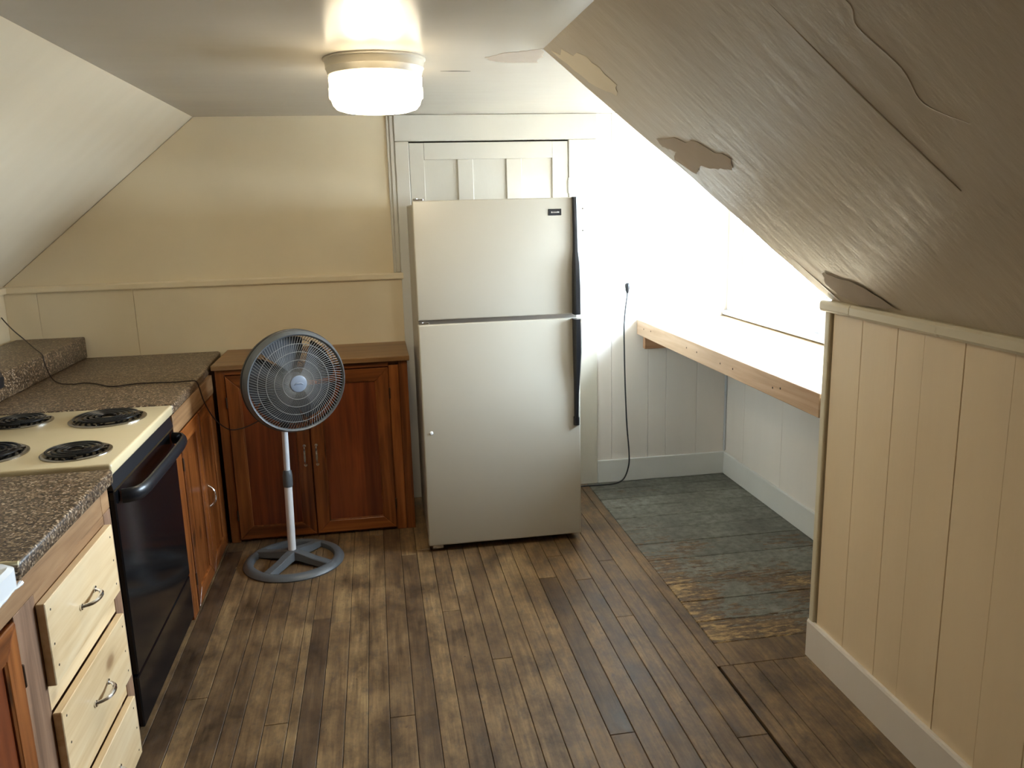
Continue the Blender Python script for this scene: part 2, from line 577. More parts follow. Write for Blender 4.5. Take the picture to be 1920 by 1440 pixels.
wall_poly('plaster_panel', [(XL, ZR), (0.098, ZR), (0.098, ZC), (-0.86, ZC)], 'cream_wall', wall_back, YB, YB + 0.012)
for a, b in ((XL, -1.71), (-1.71, -1.247), (-1.247, 0.146)):
    box('wainscot_sheet', a + 0.0008, b - 0.0008, YB - 0.014, YB + 0.012, 0.0, 1.256, 'cream_wall', wall_back, bevel=0.0012)
bx = [1.232, 1.322, 1.545, 1.655, 1.847, XW]
for a, b in zip(bx, bx[1:]):
    box('wall_board', a + 0.0007, b - 0.0007, YB - 0.008, YB + 0.012, 0.0, ZC, 'alcove_wall', wall_back, bevel=0.0016)
for z in (1.604, 1.485):
    bm = bmesh.new()
    bm_lathe(bm, [(0, -0.0012), (0.004, -0.001), (0.004, 0.003)], 8, Matrix.Translation((1.15, YB - 0.03, z)) @ Matrix.Rotation(math.radians(-90), 4, 'X'))
    obj('nail_head', bm, 'nail', wall_back)

# rail along back wall and left wall
trim1 = thing('trim_1', (0, YB, 1.257), 'cream chair rail along the left of the end wall', 'trim', kind='structure')
bm = bmesh.new()
prof = [(0.0, 1.256), (-0.026, 1.256), (-0.030, 1.262), (-0.030, 1.283), (-0.024, 1.29), (0.0, 1.29)]
bm_prism(bm, prof, lambda u, v, q: Vector((q, YB + u, v)), XL, 0.148)
obj('rail', bm, 'cream_wall', trim1)

# ---- door in the back wall (mostly hidden by the fridge)
door = thing('door_1', (0.64, YB, 0), 'cream panelled closet door behind the fridge', 'door', kind='structure')
Y0 = YB - 0.006
box('door_leaf', 0.2125, 1.0735, Y0 + 0.004, YB + 0.012, 0.01, 1.966, 'door_paint', door)
for a, b in ((0.2125, 0.290), (0.985, 1.0735)):
    box('stile', a, b, Y0 - 0.008, Y0 + 0.004, 0.01, 1.966, 'door_paint', door, bevel=0.002)
box('top_rail', 0.290, 0.985, Y0 - 0.009, Y0 + 0.004, 1.879, 1.966, 'door_paint', door, bevel=0.002)
for a, b in ((0.467, 0.551), (0.731, 0.816)):
    box('muntin', a, b, Y0 - 0.008, Y0 + 0.004, 1.0, 1.879, 'door_paint', door, bevel=0.003)
box('middle_rail', 0.290, 0.985, Y0 - 0.008, Y0 + 0.004, 0.85, 1.0, 'door_paint', door, bevel=0.002)
box('bottom_rail', 0.290, 0.985, Y0 - 0.008, Y0 + 0.004, 0.01, 0.2, 'door_paint', door, bevel=0.002)
box('gap', 0.2085, 1.0775, YB + 0.006, YB + 0.0115, 0.0, 1.9735, 'dark_gap', door)
bm = bmesh.new()
for z in (1.70, 1.725, 1.75):
    bm_lathe(bm, [(0, -0.012), (0.007, -0.012), (0.007, 0.012), (0, 0.012)], 12, Matrix.Translation((1.0755, Y0 - 0.012, z)))
bm_lathe(bm, [(0, 0.0), (0.004, 0.002), (0.005, 0.008), (0, 0.014)], 10, Matrix.Translation((1.0755, Y0 - 0.012, 1.762)))
obj('hinge', bm, 'door_paint', door, smooth=True)
# casing
cas = 'door_paint'
box('casing', 0.138, 0.2105, YB - 0.022, YB + 0.012, 0.0, 1.9735, cas, door, bevel=0.003)
box('casing', 1.0760, 1.232, YB - 0.022, YB + 0.012, 0.0, 1.9735, cas, door, bevel=0.003)
box('head_casing', 0.138, 1.234, YB - 0.024, YB + 0.012, 1.9745, ZC - 0.001, cas, door, bevel=0.003)
box('casing_bead', 0.098, 0.112, YB - 0.012, YB + 0.012, ZR, ZC, cas, door, bevel=0.003)
box('casing_bead', 0.112, 0.138, YB - 0.018, YB + 0.012, ZR, ZC, cas, door, bevel=0.006)

# ---- window wall of the dormer
WZ0, WZ1, WY0, WY1 = 1.0, 1.77, 2.66, 4.42
bm = bmesh.new()
bm_box(bm, XW + 0.008, XW + 0.11, 2.40, YB + 0.1, -0.1, WZ0)
bm_box(bm, XW + 0.008, XW + 0.11, 2.40, YB + 0.1, WZ1, ZC + 0.05)
bm_box(bm, XW + 0.008, XW + 0.11, WY1, YB + 0.1, WZ0, WZ1)
bm_box(bm, XW + 0.008, XW + 0.11, 2.40, WY0, WZ0, WZ1)
wall_win = obj('wall_window', bm, 'alcove_wall', kind='structure', label='cream boarded dormer wall under the bright window', cat='wall')
wy = [2.51, 2.95, 3.39, 3.834, 4.28, YB - 0.008]
for a, b in zip(wy, wy[1:]):
    box('wall_board', XW, XW + 0.01, a + 0.0008, b - 0.0008, 0.0, 0.93, 'alcove_wall', wall_win, bevel=0.0014)
box('corner_bead', XW - 0.014, XW, YB - 0.022, YB - 0.008, 0.142, 0.80, 'window_paint', wall_win, bevel=0.004)

# baseboards
box('baseboard_back', 1.232, XW - 0.002, YB - 0.024, YB - 0.008, 0.0, 0.138, 'base_white', bevel=0.003, kind='structure', label='white baseboard on the end wall under the hanging cord', cat='baseboard')
box('baseboard_window', XW - 0.016, XW, 2.51, YB - 0.026, 0.0, 0.136, 'base_white', bevel=0.003, kind='structure', label='white baseboard on the dormer wall below the window', cat='baseboard')

# ---- windows
for wi, (a, b) in enumerate(((3.57, WY1), (WY0, 3.51))):
    wn = thing('window_%d' % (wi + 1), (XW, (a + b) / 2, WZ0), ('white casement window nearest the end wall, with a latch' if wi == 0 else 'white casement window partly hidden by the sloped ceiling'), 'window', kind='structure')
    x0, x1 = XW + 0.020, XW + 0.060
    t = 0.045
    box('sash', x0, x1, a + 0.004, a + t, WZ0 + 0.012, WZ1 - 0.004, 'window_paint', wn, bevel=0.003)
    box('sash', x0, x1, b - t, b - 0.004, WZ0 + 0.012, WZ1 - 0.004, 'window_paint', wn, bevel=0.003)
    box('sash', x0, x1, a + t, b - t, WZ0 + 0.012, WZ0 + 0.07, 'window_paint', wn, bevel=0.003)
    box('sash', x0, x1, a + t, b - t, WZ1 - 0.06, WZ1 - 0.004, 'window_paint', wn, bevel=0.003)
    box('pane', x0 + 0.018, x0 + 0.022, a + t, b - t, WZ0 + 0.07, WZ1 - 0.06, 'glass', wn)
    if wi == 0:
        for y, z0, z1 in ((4.215, 1.16, 1.372),):
            tube('latch_rod', [(XW - 0.002, y, z0), (XW - 0.004, y, (z0 + z1) / 2), (XW - 0.002, y, z1)], 0.006, 'dull_metal', wn)
        box('latch', XW - 0.006, XW + 0.022, 4.195, 4.235, 1.355, 1.375, 'dull_metal', wn, bevel=0.003)
        box('latch', XW - 0.006, XW + 0.022, 4.375, 4.395, 1.06, 1.085, 'dull_metal', wn, bevel=0.003)
trimw = thing('trim_2', (XW, 3.5, WZ0), 'white window casing with deep stool above the wooden shelf', 'trim', kind='structure')
box('mullion', XW - 0.008, XW + 0.08, 3.512, 3.568, WZ0 + 0.005, WZ1, 'window_paint', trimw, bevel=0.003)
box('side_casing', XW - 0.016, XW + 0.008, WY1, YB - 0.010, WZ0, WZ1 + 0.07, 'window_paint', trimw, bevel=0.003)
box('side_casing', XW - 0.016, XW + 0.008, 2.53, WY0, WZ0, WZ1 + 0.07, 'window_paint', trimw, bevel=0.003)
box('head_casing', XW - 0.016, XW + 0.008, WY0, WY1, WZ1, WZ1 + 0.07, 'window_paint', trimw, bevel=0.003)
box('stool', XW - 0.045, XW + 0.10, 2.52, YB - 0.012, WZ0 - 0.024, WZ0 + 0.002, 'window_paint', trimw, bevel=0.005, seg=2)
box('apron', XW - 0.012, XW + 0.008, 2.53, YB - 0.012, 0.935, WZ0 - 0.024, 'window_paint', trimw, bevel=0.003)

# ---- right knee wall with boards
wall_right = box('wall_right', XK + 0.012, XK + 0.09, YN - 0.1, 2.497, -0.1, ZR - 0.005, 'dark_gap', kind='structure',
                 label='low beige boarded knee wall under the right sloped ceiling', cat='wall')
ky = [2.473, 2.305, 2.13, 2.011, 1.85, 1.682, 1.53, 1.36, 1.2, 1.03, 0.87, 0.70, 0.53, 0.36, 0.2, 0.0, -0.3, -0.6, -0.95, -1.3, -1.65, YN]
for i, (a, b) in enumerate(zip(ky, ky[1:])):
    d = rp.uniform(0, 0.0012)
    box('wall_board', XK + d, XK + 0.012, b + (0.0012 if b == 1.85 else 0.0004), a - 0.0004 - (0.004 if i == 0 else 0), 0.0, 1.26, 'knee_wall', wall_right, bevel=0.0011)
box('corner_bead', XK - 0.010, XK + 0.09, 2.477, 2.508, 0.0, 1.262, 'trim', wall_right, bevel=0.006, seg=2)
trim3 = thing('trim_3', (XK, 1.0, 1.257), 'cream cap rail on top of the right knee wall', 'trim', kind='structure')
bm = bmesh.new()
prof = [(0.01, 1.256), (-0.018, 1.256), (-0.025, 1.264), (-0.025, 1.286), (-0.018, 1.294), (0.04, 1.294), (0.04, 1.256)]
bm_prism(bm, prof, lambda u, v, q: Vector((XK + u, q, v)), 2.345, 2.520)
obj('rail_end', bm, 'trim', trim3, bevel=0.003)
bm = bmesh.new()
bm_prism(bm, prof, lambda u, v, q: Vector((XK + u, q, v)), YN, 2.343)
obj('rail', bm, 'trim', trim3)
bm = bmesh.new()
bm_prism(bm, [(0.0, 0.0), (-0.014, 0.0), (-0.014, 0.134), (-0.010, 0.142), (0.0, 0.142)], lambda u, v, q: Vector((XK + u, q, v)), YN, 2.509)
obj('baseboard_right', bm, 'alcove_wall', kind='structure', label='cream baseboard along the right knee wall', cat='baseboard')

# dormer cheek
bm = bmesh.new()
bm_box(bm, XK + 0.09, XW + 0.11, 2.40, 2.50, -0.1, ZC + 0.05)
obj('wall_cheek', bm, 'alcove_wall', kind='structure', label='narrow dormer side wall behind the knee wall', cat='wall')

# ---- left knee wall
wall_left = box('wall_left', XL - 0.09, XL, YN - 0.1, YB + 0.012, -0.1, ZR + 0.005, 'cream_wall', kind='structure', label='low cream wall behind the left counter', cat='wall')
box('wall_rail', XL, XL + 0.022, YN, YB - 0.016, 1.256, 1.29, 'cream_wall', wall_left, bevel=0.004)

# ---- wall behind camera
box('wall_front', XL - 0.1, XK + 0.1, YN - 0.1, YN, -0.1, ZC + 0.05, 'cream_wall', kind='structure', label='cream gable wall behind the viewer', cat='wall')

# ---- ceilings
rc = random.Random(3)
edge = [(0.566, 2.71, ZC)]
for i in range(1, 14):
    t = i / 14
    base = Vector((0.566, 2.71, ZC)).lerp(Vector((XK + 0.006, 2.487, ZR)), t)
    edge.append((base.x, base.y + rc.uniform(-0.006, 0.006) + 0.006 * math.sin(t * 9), base.z))
edge.append((XK + 0.006, 2.487, ZR))
bm = bmesh.new()
nrm = Vector((ZC - ZR, 0, XK - 0.566)).normalized() * 0.05
lowp = [Vector(e) for e in edge] + [Vector((XK + 0.006, YN - 0.1, ZR)), Vector((0.566, YN - 0.1, ZC))]
A = [bm.verts.new(p) for p in lowp]
B = [bm.verts.new(p + nrm) for p in lowp]
bm.faces.new(A)
bm.faces.new(B[::-1])
for i in range(len(A)):
    j = (i + 1) % len(A)
    bm.faces.new((A[i], B[i], B[j], A[j]))
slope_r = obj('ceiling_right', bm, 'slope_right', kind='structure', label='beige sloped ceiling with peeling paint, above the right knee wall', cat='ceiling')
# dormer side wall above the slope edge (triangle)
bm = bmesh.new()
tri = [Vector((0.566, 2.70, ZC + 0.03)), Vector((XK + 0.1, 2.46, ZC + 0.03)), Vector((XK + 0.1, 2.46, ZR - 0.02)), Vector((XK, 2.475, ZR + 0.01))]
A = [bm.verts.new(p) for p in tri]
B = [bm.verts.new(p + Vector((-0.01, -0.05, 0.0))) for p in tri]
bm.faces.new(A)
bm.faces.new(B[::-1])
for i in range(4):
    j = (i + 1) % 4
    bm.faces.new((A[i], B[i], B[j], A[j]))
obj('wall_dormer', bm, 'alcove_wall', kind='structure', label='triangular dormer side wall above the slope edge', cat='wall')

bm = bmesh.new()
lowp = [Vector((-0.865, YN - 0.1, ZC)), Vector((-0.865, YB + 0.012, ZC)), Vector((XL - 0.005, YB + 0.012, ZR)), Vector((XL - 0.005, YN - 0.1, ZR))]
nrm = Vector((-(ZC - ZR), 0, 1.0)).normalized() * 0.05
A = [bm.verts.new(p) for p in lowp]
B = [bm.verts.new(p + nrm) for p in lowp]
bm.faces.new(A)
bm.faces.new(B[::-1])
for i in range(4):
    j = (i + 1) % 4
    bm.faces.new((A[i], B[i], B[j], A[j]))
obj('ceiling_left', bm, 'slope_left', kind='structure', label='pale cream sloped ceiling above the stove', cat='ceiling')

ceil = box('ceiling', -0.91, XW + 0.1, YN - 0.1, YB + 0.1, ZC, ZC + 0.06, 'cream_ceiling', kind='structure', label='glossy cream flat ceiling around the lamp', cat='ceiling')


def flake(name, pts, parent, mapper, th=0.0008, mat='patch', jag=0.35, sub=5, seed=1):
    """thin irregular plaster or painted-glow flake; pts = 2D outline."""
    r = random.Random(seed)
    out = []
    n = len(pts)
    for i in range(n):
        a, b = Vector(pts[i]), Vector(pts[(i + 1) % n])
        L = (b - a).length
        nn = Vector((-(b - a).y, (b - a).x)).normalized()
        for k in range(sub):
            p = a.lerp(b, k / sub)
            if k:
                p = p + nn * r.uniform(-1, 1) * L / sub * jag
            out.append((p.x, p.y))
    bm = bmesh.new()
    bm_prism(bm, out, mapper, 0.0, th)
    return obj(name, bm, mat, parent)


cmap = lambda u, v, q: Vector((u, v, ZC - q))
flake('plaster_or_glow_patch', [(0.40, 2.86), (0.43, 2.93), (0.50, 2.955), (0.60, 2.96), (0.585, 2.82), (0.565, 2.70), (0.52, 2.74), (0.45, 2.78)], ceil, cmap, seed=4, mat='patch')
flake('ceiling_crack', [(0.275, 3.135), (0.34, 3.13), (0.385, 3.14), (0.34, 3.138)], ceil, cmap, 0.0008, 'dark_gap', 0.15, 3, 7)

sl_o = Vector((0.566, 0, ZC))
sl_u = Vector((XK - 0.566, 0, ZR - ZC)).normalized()
sl_n = Vector((-(ZC - ZR), 0, -(XK - 0.566))).normalized()
smap = lambda u, v, q: sl_o + sl_u * u + Vector((0, v, 0)) + sl_n * q
flake('plaster_or_glow_patch', [(0.435, 2.55), (0.47, 2.33), (0.56, 2.20), (0.60, 2.26), (0.585, 2.36), (0.57, 2.44), (0.60, 2.52), (0.53, 2.58), (0.50, 2.50), (0.47, 2.57)], slope_r, smap, seed=9)
flake('plaster_or_glow_patch', [(1.06, 2.34), (1.10, 2.20), (1.20, 2.10), (1.215, 2.30), (1.18, 2.38), (1.12, 2.40)], slope_r, smap, seed=12)
flake('plaster_or_glow_patch', [(0.02, 2.66), (0.10, 2.45), (0.22, 2.44), (0.25, 2.52), (0.17, 2.62), (0.10, 2.64)], slope_r, smap, 0.0005, seed=15, mat='slope_left')  # paler patch, paints the warm glow at the slope's top corner


def ridge(parent, pts, mapper, wd=0.004, h=0.003, mat='slope_right', name='paint_ridge'):
    P = smooth_path([mapper(u, v, -0.72 * wd) for u, v in pts], 6)
    n = len(P)
    rr = [wd * (0.35 + 0.65 * math.sin(math.pi * i / (n - 1))) for i in range(n)]
    return tube(name, P, rr, mat, parent, sides=6)


# wallpaper seam and wrinkles pressed into the slope
for pts, wd in (([(0.20, 1.484), (0.45, 1.465), (0.72, 1.432)], 0.0022),
                ([(0.17, 1.27), (0.21, 1.31), (0.28, 1.30), (0.32, 1.325), (0.42, 1.31), (0.50, 1.33), (0.56, 1.27)], 0.0032)):
    ridge(slope_r, pts, smap, wd)

# ================================================================ LAMP
lc = (0.038, 2.90)
lamp = thing('ceiling_lamp', (lc[0], lc[1], ZC), 'round flush ceiling lamp with glowing frosted glass drum', 'lamp')
bm = bmesh.new()
bm_lathe(bm, [(0, 2.1085), (0.168, 2.1085), (0.168, 2.104), (0.163, 2.100), (0.160, 2.082), (0.1615, 2.078), (0.158, 2.072), (0.154, 2.058), (0.148, 2.054), (0, 2.054)], 64, Matrix.Translation((lc[0], lc[1], 0)))
obj('canopy', bm, 'lamp_metal', lamp, smooth=True)
bm = bmesh.new()
pr = [(0, 2.0535), (0.146, 2.0535), (0.1535, 2.050), (0.152, 2.02), (0.1545, 2.017), (0.1545, 1.986), (0.149, 1.981), (0.143, 1.964), (0.132, 1.952), (0.11, 1.945), (0.06, 1.942), (0, 1.9415)]
bm_lathe(bm, pr, 64, Matrix.Translation((lc[0], lc[1], 0)))
obj('glass_shade', bm, 'lamp_glass', lamp, smooth=True)

# ================================================================ FRIDGE
fr = thing('refrigerator', (0.553, 4.05, 0), 'almond top-freezer refrigerator with long black handles', 'refrigerator')
FX0, FX1, FY = 0.176, 0.930, 3.715
box('cabinet_body', FX0 + 0.004, FX1 - 0.004, FY + 0.062, 4.40, 0.03, 1.645, 'fridge', fr, bevel=0.008, seg=2)
box('gasket', FX0 + 0.02, FX1 - 0.02, FY + 0.052, FY + 0.062, 0.05, 1.63, 'dark_gap', fr)


def fridge_door(name, z0, z1):
    bm = bmesh.new()
    bm_box(bm, FX0, FX1, FY, FY + 0.052, z0, z1)
    return obj(name, bm, 'fridge', fr, bevel=0.007, seg=3, smooth=True)


fd = fridge_door('freezer_door', 1.127, 1.659)
rd = fridge_door('fresh_food_door', 0.034, 1.108)
box('divider_strip', FX0 + 0.012, FX1 - 0.012, FY + 0.012, FY + 0.052, 1.1085, 1.1265, 'dull_metal', fr)
box('kick_plate', FX0 + 0.03, FX1 - 0.03, FY + 0.075, FY + 0.09, 0.002, 0.0295, 'black_plastic', fr)
for x in (FX0 + 0.05, FX1 - 0.05):
    for y in (FY + 0.12, 4.33):
        bm = bmesh.new()
        bm_lathe(bm, [(0, 0.0), (0.02, 0.0), (0.02, 0.03), (0, 0.03)], 14, Matrix.Translation((x, y, 0)))
        obj('foot', bm, 'black_plastic', fr)
# hinges
for z, par in ((1.6595, fd), (1.1095, rd)):
    bm = bmesh.new()
    bm_box(bm, FX0 + 0.004, FX0 + 0.05, FY + 0.004, FY + 0.09, z, z + 0.007)
    bm_lathe(bm, [(0, 0.0), (0.010, 0.0), (0.010, 0.010), (0, 0.012)], 14, Matrix.Translation((FX0 + 0.016, FY + 0.018, z)))
    obj('hinge', bm, 'chrome', par, bevel=0.001)
bm = bmesh.new()
bm_box(bm, FX0 + 0.02, FX0 + 0.07, FY + 0.012, FY + 0.06, 0.016, 0.032)
obj('bottom_hinge', bm, 'chrome', fr, bevel=0.001)


def fridge_handle(par, zs, name='handle'):
    """zs: (z, centre x, half width, depth)."""
    bm = bmesh.new()
    rings = []
    for z, cx, hw, dp in zs:
        ring = []
        for a, b in ((-1, 0.0), (-1, 0.75), (-0.55, 1.0), (0.55, 1.0), (1, 0.75), (1, 0.0)):
            ring.append(bm.verts.new((cx + a * hw, FY + 0.002 - b * dp, z)))
        rings.append(ring)
    for A, B in zip(rings, rings[1:]):
        for i in range(6):
            j = (i + 1) % 6
            bm.faces.new((A[i], A[j], B[j], B[i]))
    bm.faces.new(rings[0])
    bm.faces.new(rings[-1][::-1])
    return obj(name, bm, 'black_plastic', par, smooth=True, label='long black plastic handle', ang=35)


hx = 0.910
fridge_handle(fd, [(1.660, hx - 0.002, 0.012, 0.020), (1.645, hx - 0.002, 0.010, 0.022), (1.50, hx, 0.010, 0.026), (1.42, hx, 0.011, 0.03), (1.36, hx + 0.001, 0.016, 0.045), (1.25, hx + 0.002, 0.018, 0.05), (1.14, hx + 0.002, 0.018, 0.05), (1.128, hx + 0.002, 0.018, 0.05)])
fridge_handle(rd, [(1.107, hx + 0.002, 0.019, 0.05), (1.09, hx + 0.002, 0.018, 0.05), (0.95, hx + 0.002, 0.017, 0.05), (0.86, hx + 0.001, 0.014, 0.042), (0.75, hx - 0.001, 0.010, 0.03), (0.635, hx - 0.002, 0.009, 0.026), (0.63, hx - 0.002, 0.013, 0.026), (0.592, hx - 0.002, 0.013, 0.022)])
bd = box('badge', 0.787, 0.848, FY - 0.003, FY + 0.001, 1.580, 1.609, 'black_plastic', fd, bevel=0.001)
bm = bmesh.new()
x = 0.800
for i, wd in enumerate((0.005, 0.003, 0.002, 0.003, 0.003, 0.002, 0.003, 0.004, 0.003)):
    bm_box(bm, x, x + wd, FY - 0.0036, FY - 0.0028, 1.591, 1.5965 + (0.001 if i in (0, 7) else 0))
    x += wd + 0.0012
obj('badge_lettering', bm, 'badge_text', fd)
bm = bmesh.new()
bm_lathe(bm, [(0, 0.006), (0.006, 0.005), (0.009, 0.001), (0.009, -0.001)], 16, Matrix.Translation((0.213, FY, 0.598)) @ Matrix.Rotation(math.radians(90), 4, 'X'))
obj('plug_button', bm, 'sink', rd, smooth=True)
# cord with plug
cord = smooth_path([(1.405, 4.494, 1.135), (1.400, 4.486, 1.105), (1.391, 4.49, 1.03), (1.386, 4.495, 0.93), (1.388, 4.495, 0.80), (1.391, 4.495, 0.665), (1.397, 4.494, 0.50), (1.404, 4.49, 0.345), (1.415, 4.485, 0.20), (1.412, 4.478, 0.11), (1.385, 4.475, 0.035), (1.34, 4.472, 0.008), (1.26, 4.462, 0.006), (1.14, 4.468, 0.006), (1.02, 4.44, 0.006), (0.90, 4.40, 0.05), (0.86, 4.385, 0.10)], 6)
cd = tube('power_cord', cord, 0.0042, 'cord_dark', fr, sides=8, label='thin dark power cord')
bm = bmesh.new()
bm_tube(bm, [(1.405, 4.494, 1.125), (1.405, 4.494, 1.135), (1.405, 4.495, 1.16), (1.405, 4.497, 1.176), (1.405, 4.499, 1.181)], [0.006, 0.010, 0.0155, 0.0165, 0.012], 10, flat=(1.0, 0.9))
obj('plug', bm, 'black_plastic', fr, smooth=True, label='black plug')

# outlet on the end wall
ol = thing('wall_outlet', (1.408, YB - 0.008, 1.1), 'white wall outlet plate with a black plug in it', 'outlet')
box('cover_plate', 1.375, 1.441, YB - 0.0145, YB - 0.0085, 1.100, 1.232, 'outlet', ol, bevel=0.003, seg=2)
for z in (1.137, 1.196):
    bm = bmesh.new()
    bm_prism(bm, [(0.017 * math.cos(a) if abs(math.cos(a)) < 0.8 else 0.0145 * (1 if math.cos(a) > 0 else -1), 0.0165 * math.sin(a)) for a in [2 * math.pi * i / 24 for i in range(24)]], lambda u, v, q: Vector((1.408 + u, YB - 0.0145 - q, z + v)), 0, 0.002)
    rcp = obj('receptacle', bm, 'outlet', ol)
    for dx in (-0.006, 0.006):
        box('slot', 1.408 + dx - 0.001, 1.408 + dx + 0.001, YB - 0.0170, YB - 0.0163, z + 0.001, z + 0.009, 'dark_gap', rcp)
    box('slot', 1.4055, 1.4105, YB - 0.0170, YB - 0.0163, z - 0.010, z - 0.006, 'dark_gap', rcp)

# ================================================================ WINDOW SHELF
sh = thing('window_shelf', (1.75, 3.5, 0.8), 'raw lumber shelf under the bright dormer window', 'shelf')
box('shelf_board', 1.508, XW - 0.017, 2.512, YB - 0.010, 0.950, 0.969, 'plywood', sh, bevel=0.001)
box('front_board', 1.470 + 0.002, 1.5075, 2.524, YB - 0.010, 0.884, 0.970, 'lumber_y', sh, bevel=0.003, seg=2)
box('cleat', 1.509, XW - 0.02, YB - 0.048, YB - 0.010, 0.800, 0.883, 'lumber_x', sh, bevel=0.003, seg=2)
for y, z in ((4.40, 0.93), (4.28, 0.935), (3.75, 0.93), (3.62, 0.93), (3.35, 0.925), (3.22, 0.925), (2.86, 0.92), (2.80, 0.93)):
    bm = bmesh.new()
    bm_lathe(bm, [(0, 0.0006), (0.0045, 0.0005), (0.0045, -0.002)], 8, Matrix.Translation((1.472, y, z)) @ Matrix.Rotation(math.radians(-90), 4, 'Y'))
    obj('nail_head', bm, 'nail', sh)

# ================================================================ CABINETRY HELPERS
MX = lambda x0: (lambda u, v, q: Vector((x0 + q, u, v)))     # face looking +x: u = y, v = z, q = outwards
MY = lambda y0: (lambda u, v, q: Vector((u, y0 - q, v)))     # face looking -y: u = x, v = z, q = outwards


def pr_box(name, mp, u0, u1, v0, v1, q0, q1, mat, parent, bevel=0.0, **kw):
    bm = bmesh.new()
    bm_prism(bm, [(u0, v0), (u1, v0), (u1, v1), (u0, v1)], mp, q0, q1)
    return obj(name, bm, mat, parent, bevel, **kw)


def pull(mp, u, v, L, parent, vertical, reach=0.026, r=0.0042, mat='chrome', name='handle'):
    pts = []
    for k in range(13):
        t = -1 + 2 * k / 12
        h = reach * (1 - abs(t) ** 3.2) + 0.002
        a = t * L / 2
        pts.append(mp(u, v + a, h) if vertical else mp(u + a, v, h))
    rad = [r * (1.55 - 0.55 * abs(-1 + 2 * k / 12)) for k in range(13)]
    bm = bmesh.new()
    bm_tube(bm, pts, rad, 8)
    for s in (-1, 1):
        a = s * L / 2
        pts2 = [mp(u, v + a, 0.0), mp(u, v + a, 0.004)] if vertical else [mp(u + a, v, 0.0), mp(u + a, v, 0.004)]
        bm_tube(bm, pts2, r * 1.9, 10)
    return obj(name, bm, mat, parent, smooth=True)


def framed_door(mp, u0, u1, v0, v1, parent, fw=0.062, th=0.018, mv='cab_z', mh='cab_x', mpanel='panel_z', handle_u=None, handle_v=None, hinge_u=None, name='door', hl=0.10):
    d = pr_box(name, mp, u0 + 0.004, u1 - 0.004, v0 + 0.004, v1 - 0.004, 0.0, th * 0.55, mpanel, parent)
    U0, U1, V0, V1 = u0 + fw, u1 - fw, v0 + fw, v1 - fw
    for nm, ol_, mt in (('stile', [(u0, v0), (U0, V0), (U0, V1), (u0, v1)], mv), ('stile', [(u1, v0), (u1, v1), (U1, V1), (U1, V0)], mv),
                        ('rail', [(u0, v1), (U0, V1), (U1, V1), (u1, v1)], mh), ('rail', [(u0, v0), (u1, v0), (U1, V0), (U0, V0)], mh)):
        bm = bmesh.new()
        bm_prism(bm, ol_, mp, th * 0.5, th)
        obj(nm, bm, mt, d, bevel=0.0025)
    # raised inner bead round the panel
    bm = bmesh.new()
    for a in (((U0, V0), (U0, V1)), ((U1, V0), (U1, V1)), ((U0, V0), (U1, V0)), ((U0, V1), (U1, V1))):
        bm_tube(bm, [mp(a[0][0], a[0][1], th * 0.6), mp(a[1][0], a[1][1], th * 0.6)], 0.006, 6)
    obj('bead', bm, mv, d)
    if handle_u is not None:
        pull(lambda u, v, q: mp(u, v, th + q), handle_u, handle_v, hl, d, True)
    if hinge_u is not None:
        for hv in (v0 + 0.10, v1 - 0.16):
            pr_box('hinge', mp, hinge_u - 0.004, hinge_u + 0.004, hv, hv + 0.055, th * 0.4, th + 0.002, 'hinge', d, bevel=0.002)
    return d


# ================================================================ BACK CABINET (under the rail)
bc = thing('corner_cabinet', (-0.33, 4.29, 0), 'dark orange wooden cabinet with two framed doors behind the fan', 'cabinet')
CY = 4.062
box('carcass', -0.795, 0.128, CY + 0.02, YB - 0.016, 0.0, 0.888, 'cab_z', bc)
mp = MY(CY + 0.02)
pr_box('stile', mp, -0.795, -0.752, 0.0, 0.888, 0, 0.02, 'cab_z', bc, bevel=0.0015)
pr_box('stile', mp, 0.034, 0.083, 0.0, 0.868, 0, 0.018, 'cab_z', bc, bevel=0.0015)
pr_box('stile', mp, 0.084, 0.128, 0.0, 0.888, 0, 0.02, 'cab_z', bc, bevel=0.0015)
pr_box('rail', mp, -0.752, 0.034, 0.862, 0.888, 0, 0.02, 'cab_x', bc, bevel=0.0015)
mp = MY(CY + 0.012)
framed_door(mp, -0.749, -0.373, 0.016, 0.858, bc, handle_u=-0.402, handle_v=0.435, hinge_u=-0.752)
framed_door(mp, -0.367, 0.031, 0.016, 0.858, bc, handle_u=-0.344, handle_v=0.435, hinge_u=0.034)
box('cabinet_top', -0.808, 0.140, CY - 0.020, YB - 0.016, 0.889, 0.914, 'slab_x', bc, bevel=0.003)

# ================================================================ FAR LEFT CABINET + COUNTER
fc = thing('base_cabinet', (-1.3, 3.9, 0), 'orange pine base cabinet between stove and end wall', 'cabinet')
box('carcass', XL + 0.006, -0.835, 3.262, YB - 0.018, 0.0, 0.866, 'cab_z', fc)
mp = MX(-0.835)
pr_box('stile', mp, 3.262, 3.352, 0.0, 0.776, 0, 0.02, 'cab_z', fc, bevel=0.0015)
pr_box('apron', mp, 3.262, 4.075, 0.778, 0.866, 0, 0.024, 'apron', fc, bevel=0.002)
pr_box('stile', mp, 4.03, 4.078, 0.0, 0.776, 0, 0.02, 'cab_z', fc, bevel=0.0015)
mp2 = MX(-0.828)
framed_door(mp2, 3.356, 3.692, 0.012, 0.770, fc, mh='cab_y', mpanel='cab_z', hinge_u=3.352)
framed_door(mp2, 3.700, 4.026, 0.012, 0.770, fc, mh='cab_y', mpanel='cab_z', handle_u=3.728, handle_v=0.37)


